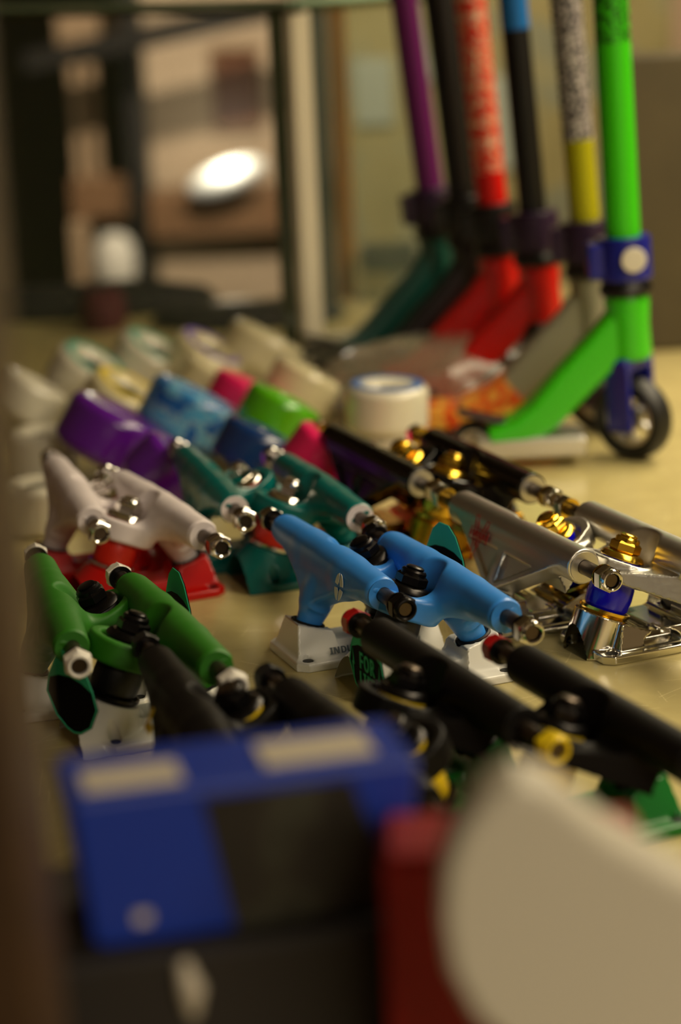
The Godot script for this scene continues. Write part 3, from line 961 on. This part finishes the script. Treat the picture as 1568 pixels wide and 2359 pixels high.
func scooters() -> void:
	var base := {"core": "aluminium", "rad": 0.0125, "steer": -0.5, "yaw": -0.12}
	var mk := func(d: Dictionary) -> Dictionary:
		var e := base.duplicate()
		e.merge(d, true)
		return e
	scooter("bright green scooter with royal blue fork and clamp", Vector2(0.217, -1.552), 0.045, mk.call({"steer": -0.7, "yaw": 0.0, "len": 0.72, "fork": "scooter_blue", "neck": "scooter_green", "clamp": "scooter_blue", "deck": "aluminium", "grip": "grip_grey", "patch": true, "bar": [[0.134, 0.27, "scooter_green"], [0.27, 0.315, "scribble_green"], [0.315, 0.55, "scooter_green"]]}))
	scooter("black scooter with white scribbles and a yellow lower tube", Vector2(0.205, -1.645), 0.075, mk.call({"wrap": "flame_grip", "fork": "plum", "neck": "grip_grey", "clamp": "plum", "deck": "flame_grip", "grip": "flame_grip", "rad": 0.0115, "bar": [[0.134, 0.195, "scooter_yellow"], [0.195, 0.36, "scribble_white"], [0.36, 0.55, "scooter_black"]]}))
	scooter("red scooter with a black tube turning blue higher up", Vector2(0.172, -1.715), 0.075, mk.call({"fork": "scooter_black", "neck": "scooter_red", "clamp": "plum", "deck": "scooter_red", "grip": "grip_grey", "rad": 0.011, "bar": [[0.134, 0.275, "scooter_black"], [0.275, 0.55, "tube_blue"]]}))
	scooter("red scooter with a flame patterned red and white tube", Vector2(0.146, -1.775), 0.085, mk.call({"fork": "scooter_black", "neck": "scooter_red", "clamp": "scooter_black", "deck": "pink_film", "grip": "pink_film", "rad": 0.0125, "bar": [[0.134, 0.16, "scooter_red"], [0.16, 0.40, "flame"], [0.40, 0.55, "scooter_red"]]}))
	scooter("all black scooter between the purple and the flame patterned one", Vector2(0.128, -1.84), 0.095, mk.call({"fork": "scooter_black", "len": 0.8, "yaw": 0.0, "neck": "scooter_black", "clamp": "scooter_black", "deck": "scooter_black", "grip": "grip_grey", "rad": 0.013, "bar": [[0.134, 0.55, "scooter_black"]]}))
	scooter("teal scooter with a purple tube and plum clamp", Vector2(0.104, -1.905), 0.105, mk.call({"fork": "plum", "len": 0.75, "yaw": 0.1, "neck": "scooter_teal", "clamp": "plum", "deck": "scooter_teal", "grip": "grip_grey", "rad": 0.012, "bar": [[0.134, 0.55, "scooter_purple"]]}))

# clear film wrapped round the decks of the two red scooters
func film_wrap() -> void:
	var rr := []
	for q in [[0.0, 0.105, 0.062], [0.018, 0.110, 0.066], [0.042, 0.092, 0.058], [0.056, 0.060, 0.044], [0.060, 0.030, 0.03]]:
		var ring := PackedVector3Array()
		for i in 28:
			var a := TAU * i / 28
			var k := 1.0 + 0.07 * sin(5 * a + q[0] * 90) + 0.04 * sin(11 * a)
			ring.append(Vector3(cos(a) * q[1] * k, q[0], -sin(a) * q[2] * k))
		rr.append(ring)
	single("plastic_bag", finish(t_loft(rr), 50.0), M.film, "crumpled clear plastic bag over the decks of the red scooters", "bag", Vector3(0.082, 0.0, -1.745), 0.15)

# ---------------------------------------------------------------- cartons in the foreground
func cartons() -> void:
	var ring := func(y: float, w: float, d: float, zc: float) -> PackedVector3Array:
		var q := PackedVector3Array()
		for v in round_rect(w, d, 0.003, 2):
			q.append(Vector3(v.x, y, zc - v.y))
		return q
	var k := thing("carton", "dark brown carton under the royal blue one", "box", Vector3(-0.045, 0, -0.632), 0.18)
	part("body", finish(t_box(Vector3(0.108, 0.0925, 0.075), 0.002)), M.pouch, k)
	part("cord_end", finish(t_tube([Vector3(-0.013, 0.072, 0.038), Vector3(-0.013, 0.081, 0.040), Vector3(-0.015, 0.090, 0.038)], [0.002, 0.004, 0.002])), M.carton_label, k, Transform3D.IDENTITY, "pale cord end")
	part("printed_mark", bxm(Vector3(0.010, 0.010, 0.001), 0.0004), M.pouch_yellow, k, Transform3D(Basis(), Vector3(-0.042, 0.058, 0.0375)), "yellow printed mark")
	# the blue carton widens to the top; its front face is at z = 0
	var b := thing("carton", "royal blue carton with two pale labels on top and a dark picture", "box", Vector3(-0.0315, 0.0928, -0.607), 0.22)
	part("body", finish(t_loft([ring.call(0.0, 0.097, 0.036, -0.019), ring.call(0.0015, 0.099, 0.038, -0.019), ring.call(0.0455, 0.107, 0.040, -0.020), ring.call(0.047, 0.105, 0.038, -0.020)])), M.carton_blue, b)
	part("label", bxm(Vector3(0.030, 0.0006, 0.018), 0.0002), M.carton_label, b, Transform3D(Basis(), Vector3(-0.033, 0.047, -0.016)), "pale paper label")
	part("label", bxm(Vector3(0.035, 0.0006, 0.021), 0.0002), M.carton_label, b, Transform3D(Basis(), Vector3(0.025, 0.047, -0.020)), "pale paper label")
	part("printed_picture", finish(t_prism(PackedVector2Array([Vector2(-0.006, 0.0005), Vector2(0.046, 0.0005), Vector2(0.032, 0.044), Vector2(-0.014, 0.044)]), -0.003, 0.0004)), M.photo_print, b, Transform3D(Basis(), Vector3(0.0, 0.0, 0.0003)), "dark printed picture")
	part("printed_mark", bxm(Vector3(0.005, 0.004, 0.001), 0.0004), M.carton_label, b, Transform3D(Basis(), Vector3(-0.034, 0.006, 0.0)), "pale printed mark")
	var r := thing("carton", "deep red carton standing behind the white rounded card", "box", Vector3(0.046, 0, -0.592), -0.04)
	part("body", finish(t_box(Vector3(0.076, 0.126, 0.034), 0.002)), M.carton_red, r)
	part("lid_flap", bxm(Vector3(0.072, 0.001, 0.031), 0.0004), M.carton_red, r, Transform3D(Basis(), Vector3(0, 0.126, 0)))
	var poly := PackedVector2Array()
	for q in [[22, 132], [23.5, 147], [28, 158], [35, 166], [43, 169], [52, 166], [66, 153], [88, 138], [106, 129], [112, 118], [112, 0], [67, 0], [66, 62], [57, 79], [42, 91], [29.5, 104], [23.5, 118]]:
		poly.append(Vector2(q[0] - 75, q[1]) * MM)
	var c := thing("display_card", "large white rounded card leaning on the red carton", "card", Vector3(0.075, 0.0, -0.535), 0.0)
	part("board", finish(t_prism(poly, -0.012, 0.012, 0.002)), M.carton_white, c)

# ---------------------------------------------------------------- glass case, background and room
func glass_case() -> void:
	var d := Vector3(-0.80, 0, -0.60)     # front pane's run from the corner
	var e := Vector3(0.60, 0, -0.80)      # side pane's run
	var corner := Vector3(-0.024, 0, -1.93)
	var c := thing("glass_case", "glass case with green edged panes and a pale corner strip", "display case", corner, 0.0)
	var along := func(v: Vector3) -> Basis: return Basis(v, Vector3.UP, v.cross(Vector3.UP))
	part("front_pane", finish(moved(t_box(Vector3(0.46, 0.316, 0.005), 0.0008), Transform3D(along.call(d), d * 0.245))), M.pane, c)
	part("side_pane", finish(moved(t_box(Vector3(0.30, 0.316, 0.005), 0.0008), Transform3D(along.call(e), e * 0.165))), M.pane, c)
	part("corner_strip", bxm(Vector3(0.023, 0.318, 0.010), 0.0015), M.pale_strip, c, Transform3D(Basis(Vector3.UP, 0.75), Vector3(0.005, 0, -0.004)), "pale corner strip")
	part("pane_edge", bxm(Vector3(0.014, 0.318, 0.008), 0.001), M.glass_edge, c, Transform3D(Basis(), Vector3(-0.0135, 0, 0.0)), "dark green polished glass edge")
	var t := []
	t.append(moved(t_box(Vector3(0.50, 0.006, 0.010), 0.001), Transform3D(along.call(d), d * 0.24 + Vector3(0, 0.3235, 0))))
	t.append(moved(t_box(Vector3(0.32, 0.006, 0.010), 0.001), Transform3D(along.call(e), e * 0.15 + Vector3(0, 0.3235, 0))))
	part("pane_edge", finish(joined(t)), M.glass_edge_pale, c, Transform3D.IDENTITY, "pale green polished edge of the top glass")
	var u := []
	u.append(moved(t_box(Vector3(0.50, 0.006, 0.008), 0.001), Transform3D(along.call(d), d * 0.24 + Vector3(0, 0.317, 0))))
	u.append(moved(t_box(Vector3(0.32, 0.006, 0.008), 0.001), Transform3D(along.call(e), e * 0.15 + Vector3(0, 0.317, 0))))
	part("top_rail", finish(joined(u)), M.glass_edge, c)

func background() -> void:
	var z := -3.6
	var solid := func(called: String, m: String, label: String, cat: String, x0: float, x1: float, y0: float, y1: float, zf: float, depth: float, bev := 0.003) -> MeshInstance3D:
		return single(called, bxm(Vector3(x1 - x0, y1 - y0, depth), bev), M[m], label, cat, Vector3((x0 + x1) / 2, y0, zf - depth / 2))
	solid.call("partition_panel", "pale_panel", "pale plaster partition seen through the glass case", "partition", -0.295, -0.02, -0.85, 0.31, z - 0.10, 0.05)
	var pic := thing("framed_picture", "brown framed picture on the pale partition", "picture", Vector3(-0.143, 0.07, z - 0.092))
	part("frame", finish(joined([moved(t_box(Vector3(0.082, 0.007, 0.014), 0.001), Transform3D(Basis(), Vector3(0, 0, 0))), moved(t_box(Vector3(0.082, 0.007, 0.014), 0.001), Transform3D(Basis(), Vector3(0, 0.126, 0))), moved(t_box(Vector3(0.007, 0.128, 0.014), 0.001), Transform3D(Basis(), Vector3(-0.0375, 0, 0))), moved(t_box(Vector3(0.007, 0.128, 0.014), 0.001), Transform3D(Basis(), Vector3(0.0375, 0, 0)))])), M.wood_tan, pic)
	part("canvas", bxm(Vector3(0.070, 0.116, 0.008), 0.001), M.wood_brown, pic, Transform3D(Basis(), Vector3(0, 0.006, 0)))
	solid.call("counter_board", "wood_tan", "brown wooden counter board below the glowing lamp", "board", -0.292, -0.03, -0.092, -0.020, z + 0.035, 0.115)
	solid.call("counter_front", "pale_panel", "pale counter standing under the brown board", "counter", -0.285, -0.03, -0.85, -0.093, z - 0.005, 0.07)
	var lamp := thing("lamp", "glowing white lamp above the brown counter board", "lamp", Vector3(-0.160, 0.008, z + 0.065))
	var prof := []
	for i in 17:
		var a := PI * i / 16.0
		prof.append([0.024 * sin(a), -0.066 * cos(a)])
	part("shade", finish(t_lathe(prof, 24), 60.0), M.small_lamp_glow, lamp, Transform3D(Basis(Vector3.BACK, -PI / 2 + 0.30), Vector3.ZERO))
	part("bracket", finish(t_tube([Vector3(0, 0, -0.02), Vector3(0, -0.015, -0.05), Vector3(0, -0.03, -0.08)], [0.006, 0.006, 0.006])), M.dark_frame, lamp)
	var o := OmniLight3D.new()
	o.name = "lamp_light"
	lamp.add_child(o)
	o.light_energy = 0.012
	o.light_color = Color(1, 0.97, 0.88)
	o.light_size = 0.03
	o.omni_range = 6.0
	o.omni_attenuation = 2.0
	o.shadow_enabled = true
	o.position = Vector3(0, 0.03, 0.04)
	solid.call("door_frame", "dark_frame", "dark upright door frame seen through the glass case", "door frame", -0.325, -0.292, -0.85, 0.40, z, 0.06)
	single("roof_beam", finish(moved(t_box(Vector3(0.52, 0.034, 0.05), 0.003, false), Transform3D(Basis(Vector3.BACK, 0.17), Vector3.ZERO))), M.dark_frame, "dark slanting beam above the pale partition", "beam", Vector3(-0.215, 0.245, z + 0.06))
	for q in [[-0.418, -0.400], [-0.392, -0.372]]:
		solid.call("blind_strip", "paper_beige", "slim hanging blind strip above the pale carton" if q[0] < -0.4 else "wider hanging blind strip above the cardboard box", "blind", q[0], q[1], -0.02, 0.19, z - 0.05, 0.01).set_meta("group", "hanging blind strips")
	solid.call("cardboard_box", "wood_tan", "tan cardboard box below the hanging blind strips", "box", -0.425, -0.330, -0.062, 0.004, z - 0.02, 0.06)
	var sack := []
	for q in [[0.0, 0.0], [0.022, 0.002], [0.034, 0.030], [0.037, 0.060], [0.032, 0.092], [0.018, 0.108], [0.0, 0.111]]:
		sack.append(q)
	single("paper_sack", finish(t_lathe(sack, 24), 60.0), M.paper_white, "round white sack below the cardboard box", "sack", Vector3(-0.356, -0.193, z + 0.01))
	solid.call("side_table", "dark_frame", "dark table carrying the white sack", "table", -0.46, -0.325, -0.85, -0.1935, z + 0.05, 0.10)
	solid.call("white_carton", "paper_beige", "pale carton next to the white sack", "box", -0.425, -0.398, -0.193, -0.062, z + 0.02, 0.05)
	solid.call("wall_sign", "paper_beige", "pale sign before the added dark opening", "sign", -0.440, -0.318, 0.21, 0.275, z - 0.12, 0.02)
	# dark bags lying behind the front pane
	for q in [[-0.30, -2.305, 0.36, 0.030, "dark_cloth", "long dark cloth bag lying behind the glass pane"], [-0.085, -2.20, 0.20, 0.020, "dark_cloth", "dark cloth bag behind the white wheels"], [-0.235, -2.205, 0.05, 0.040, "maroon_cloth", "small maroon cloth bundle among dark bags"]]:
		var rr := []
		for k in [[0.0, 0.9], [0.3, 1.0], [0.7, 0.92], [1.0, 0.6]]:
			var ring := PackedVector3Array()
			for i in 20:
				var a := TAU * i / 20
				ring.append(Vector3(cos(a) * q[2] / 2 * k[1] * (1 + 0.06 * sin(3 * a)), q[3] * k[0] * (1 + 0.10 * sin(2 * a + 1)), -sin(a) * (0.05 if q[2] > 0.1 else 0.03) * k[1]))
			rr.append(ring)
		single("cloth_bag", finish(t_loft(rr), 60.0), M[q[4]], q[5], "bag", Vector3(q[0], 0, q[1]))
	# behind the scooters
	solid.call("display_board", "beige_board", "mottled beige board behind the scooters", "board", 0.030, 0.46, -0.85, 0.60, -2.9, 0.03)
	var k := 0
	for q in [[0.068, 0.135, 0.050, 0.085, "pale grey poster on the beige board by the gold curtain"], [0.165, 0.19, 0.055, 0.11, "pale grey poster on the beige board behind the red tube"], [0.235, 0.07, 0.050, 0.12, "pale grey poster low on the beige board behind the black tube"]]:
		single("poster", bxm(Vector3(q[2], q[3], 0.002), 0.0005), M.packet_pale, q[4], "poster", Vector3(q[0], q[1], -2.898))
		k += 1
	# a hanging cloth in soft folds
	var fold := PackedVector2Array()
	for i in 25:
		fold.append(Vector2(-0.006 + i * 0.00085, 0.006 * sin(i * 0.9)))
	for i in 25:
		fold.append(Vector2(-0.006 + (24 - i) * 0.00085, 0.006 * sin((24 - i) * 0.9) - 0.004))
	single("curtain", finish(upright(t_prism(fold, 0.0, 0.9))), M.gold_curtain, "narrow golden brown curtain hanging inside the glass case", "curtain", Vector3(0.0130, 0.001, -2.325))
	solid.call("dark_post", "dark_frame", "dark upright post beside the golden curtain", "post", -0.0112, 0.0052, 0.0, 0.90, -2.295, 0.02)
	solid.call("speaker_box", "dark_frame", "small dark box in front of the beige board", "box", 0.033, 0.093, 0.035, 0.058, -2.29, 0.05)
	solid.call("plinth", "beige_board", "beige plinth under the small dark box", "plinth", 0.036, 0.090, 0.0, 0.0345, -2.295, 0.04)
	solid.call("cabinet_side", "olive_board", "dark olive cabinet panel at the end of the shelf", "cabinet", 0.262, 0.75, 0.0, 0.268, -1.955, 0.03, 0.004)
	solid.call("notice", "paper_beige", "tan notice on the wall above the olive panel", "notice", 0.60, 0.74, 0.12, 0.40, -3.96, 0.01)
	# small packets on the shelf between the case and the scooters
	var gp := "small clear packets between the glass case and the scooters"
	for q in [[0.010, -2.02, 0.070, 0.016, 0.045, "film_clear", 0.2, "clear packet lying against the glass case corner"], [0.055, -2.06, 0.050, 0.020, 0.040, "print_yellow", -0.2, "yellow packet lying behind the teal scooter"], [0.085, -1.99, 0.030, 0.018, 0.050, "film_clear", 0.5, "clear packet lying beside the teal scooter"], [0.012, -1.86, 0.060, 0.010, 0.040, "packet_green", 0.1, "pale green packet next to the cream wheel"], [0.030, -1.76, 0.070, 0.008, 0.030, "print_blue", -0.1, "flat blue and clear packet behind the blue faced wheels"]]:
		var m: Node3D = thing("packet", q[7], "packet", Vector3(q[0], 0, q[1]), q[6], gp)
		part("wrapper", bxm(Vector3(q[2], q[3], q[4]), 0.004), M[q[5]], m)
		part("header_card", bxm(Vector3(q[2] * 0.8, 0.0008, q[4] * 0.3), 0.0003), M.carton_label, m, Transform3D(Basis(), Vector3(0, q[3], 0)))

func room() -> void:
	var shelf := struct("shelf_top", bxm(Vector3(1.75, 0.03, 1.95), 0.003), M.shelf, Vector3(0.275, -0.03, -1.39), "cream glossy scratched shelf top carrying the trucks and wheels", "shelf")
	struct("shelf_cabinet", bxm(Vector3(1.65, 0.82, 1.85), 0.004), M.olive_board, Vector3(0.275, -0.85, -1.39), "cabinet under the cream shelf", "cabinet")
	single("wooden_post", bxm(Vector3(0.07, 1.35, 0.05), 0.004), M.wood_post, "dark brown wooden upright at the near edge of the shelf", "post", Vector3(-0.114, 0.0, -0.505))
	var run := Vector3(-0.18, 0, -1.25)
	struct("shade_board_1", finish(moved(t_box(Vector3(run.length(), 0.45, 0.02), 0.003), Transform3D(Basis(run.normalized(), Vector3.UP, run.normalized().cross(Vector3.UP)), Vector3.ZERO))), M.wood_post, Vector3(-0.235, 0.0, -1.175), "unseen brown board added to darken the left side", "side board")  # added just out of view, blocks and absorbs light on the left
	struct("floor", bxm(Vector3(5.0, 0.1, 8.5), 0.001), M.room_floor, Vector3(0.2, -0.95, -2.4), "brown shop floor", "floor")
	struct("ceiling", bxm(Vector3(5.0, 0.1, 8.5), 0.001), M.ceiling_paint, Vector3(0.2, 1.85, -2.4), "pale ceiling", "ceiling")
	var pieces := []
	for q in [[-2.2, -1.05, -0.85, 1.85], [-0.31, 2.6, -0.85, 1.85], [-1.05, -0.31, 1.15, 1.85]]:
		pieces.append(moved(t_box(Vector3(q[1] - q[0], q[3] - q[2], 0.1), 0.001), Transform3D(Basis(), Vector3((q[0] + q[1]) / 2, q[2], 0))))
	struct("wall_back", finish(joined(pieces)), M.room_wall, Vector3(0, 0, -4.02), "tan back wall with an opening added for darkness", "wall")  # opening invented so the left of the background falls dark
	struct("wall_far", bxm(Vector3(5.0, 2.7, 0.1), 0.001), M.room_wall, Vector3(0.2, -0.85, -6.55), "tan wall of an unlit room added behind the opening", "wall")  # closes the lampless space added to keep the opening dark
	struct("wall_front", bxm(Vector3(5.0, 2.7, 0.1), 0.001), M.room_wall, Vector3(0.2, -0.85, 1.75), "tan wall behind the viewer", "wall")
	struct("wall_left", bxm(Vector3(0.1, 2.7, 8.3), 0.001), M.room_wall, Vector3(-2.25, -0.85, -2.4), "tan left wall", "wall")
	struct("wall_right", bxm(Vector3(0.1, 2.7, 8.3), 0.001), M.room_wall, Vector3(2.65, -0.85, -2.4), "tan right wall", "wall")

func panel_lamp(label: String, at: Vector3, size: Vector2, energy: float, color: Color) -> void:
	var l := thing("hanging_lamp", label, "lamp", at, 0.0, "hanging light panels")
	part("housing", bxm(Vector3(size.x + 0.06, 0.06, size.y + 0.06), 0.006), M.ceiling_paint, l)
	for e in [-1, 1]:
		part("rod", finish(t_tube([Vector3(e * size.x * 0.4, 0.06, 0), Vector3(e * size.x * 0.4, 1.85 - at.y, 0)], [0.004, 0.004], 10)), M.polished, l)
	part("diffuser", bxm(Vector3(size.x, 0.008, size.y), 0.002), M.lamp_glow, l, Transform3D(Basis(), Vector3(0, -0.008, 0)))
	var a := AreaLight3D.new()
	a.name = "panel_light"
	l.add_child(a)
	a.area_size = size
	a.position = Vector3(0, -0.012, 0)
	a.rotation.x = -PI / 2
	a.light_energy = energy
	a.light_color = color
	a.shadow_enabled = true

func added_spot(label: String, at: Vector3, aim: Vector3, energy: float, color: Color) -> void:
	var l := thing("fill_spot", label, "lamp", at)  # fixture made up to carry the added background light
	var y := (at - aim).normalized()
	var x := y.cross(Vector3.BACK).normalized()
	var b := Basis(x, y, x.cross(y))
	part("can", finish(t_lathe([[0.0, 0.13], [0.035, 0.125], [0.045, 0.10], [0.045, 0.0], [0.042, 0.0], [0.042, 0.098], [0.0, 0.10]], 28)), M.dark_frame, l, Transform3D(b, Vector3.ZERO))
	part("lens", finish(t_lathe([[0.0, 0.010], [0.041, 0.010], [0.041, 0.014], [0.0, 0.014]], 28)), M.lamp_glow, l, Transform3D(b, Vector3.ZERO))
	part("stem", finish(t_tube([y * 0.12, Vector3(0, 0.55, 0)], [0.006, 0.006], 10)), M.polished, l)
	var s := SpotLight3D.new()
	s.name = "spot_light"
	l.add_child(s)
	s.position = -y * 0.002
	s.basis = Basis(x, y.cross(x), y)
	s.light_energy = energy
	s.light_color = color
	s.light_size = 0.04
	s.spot_angle = 42.0
	s.spot_angle_attenuation = 0.5
	s.spot_range = 8.0
	s.spot_attenuation = 2.0
	s.shadow_enabled = true

# ---------------------------------------------------------------- scene
func _ready() -> void:
	rng.seed = 7
	# camera: 0.385 m over the shelf, 15 degrees down, rolled 2.5 degrees, a 1:2.5-like opening focused on the blue trucks
	var cam := Camera3D.new()
	cam.name = "camera"
	add_child(cam)
	cam.basis = Basis(Vector3.RIGHT, deg_to_rad(-15.0)) * Basis(Vector3.BACK, deg_to_rad(-2.5))
	cam.position = Vector3(0, 0.385, 0)
	var at := CameraAttributesPhysical.new()
	at.frustum_focal_length = 24.0 / (2.0 * 0.2359)
	at.frustum_focus_distance = 1.14
	at.exposure_aperture = 2.54
	at.frustum_near = 0.05
	at.frustum_far = 60.0
	cam.attributes = at
	cam.current = true
	# room: no sky comes in
	var env := Environment.new()
	env.background_mode = Environment.BG_COLOR
	env.background_color = Color(0.02, 0.018, 0.014)
	env.tonemap_mode = Environment.TONE_MAPPER_LINEAR
	env.tonemap_exposure = 1.85
	env.sdfgi_enabled = true
	env.ssao_enabled = true
	env.ssil_enabled = true
	var we := WorldEnvironment.new()
	we.name = "world"
	we.environment = env
	add_child(we)
	materials()
	mat("packet_pale", Color(0.46, 0.48, 0.42), 0.6)
	panel_lamp("light panel hanging low to the right of the shelf", Vector3(0.64, 0.72, -1.55), Vector2(0.35, 1.4), 0.62, Color(1.0, 0.93, 0.80))
	panel_lamp("unseen fill panel added to light the front faces", Vector3(0.85, 0.95, 0.75), Vector2(1.0, 0.30), 1.5, Color(1.0, 0.935, 0.83))  # added fill behind the camera, brightens faces turned to the viewer
	added_spot("spotlight added unseen to brighten the back of the shop", Vector3(0.10, 1.25, -2.45), Vector3(0.02, 0.1, -3.65), 1.8, Color(1.0, 0.93, 0.82))  # added light, lifts the background and spares the shelf
	room()
	glass_case()
	trucks()
	wheels()
	scooters()
	film_wrap()
	cartons()
	background()
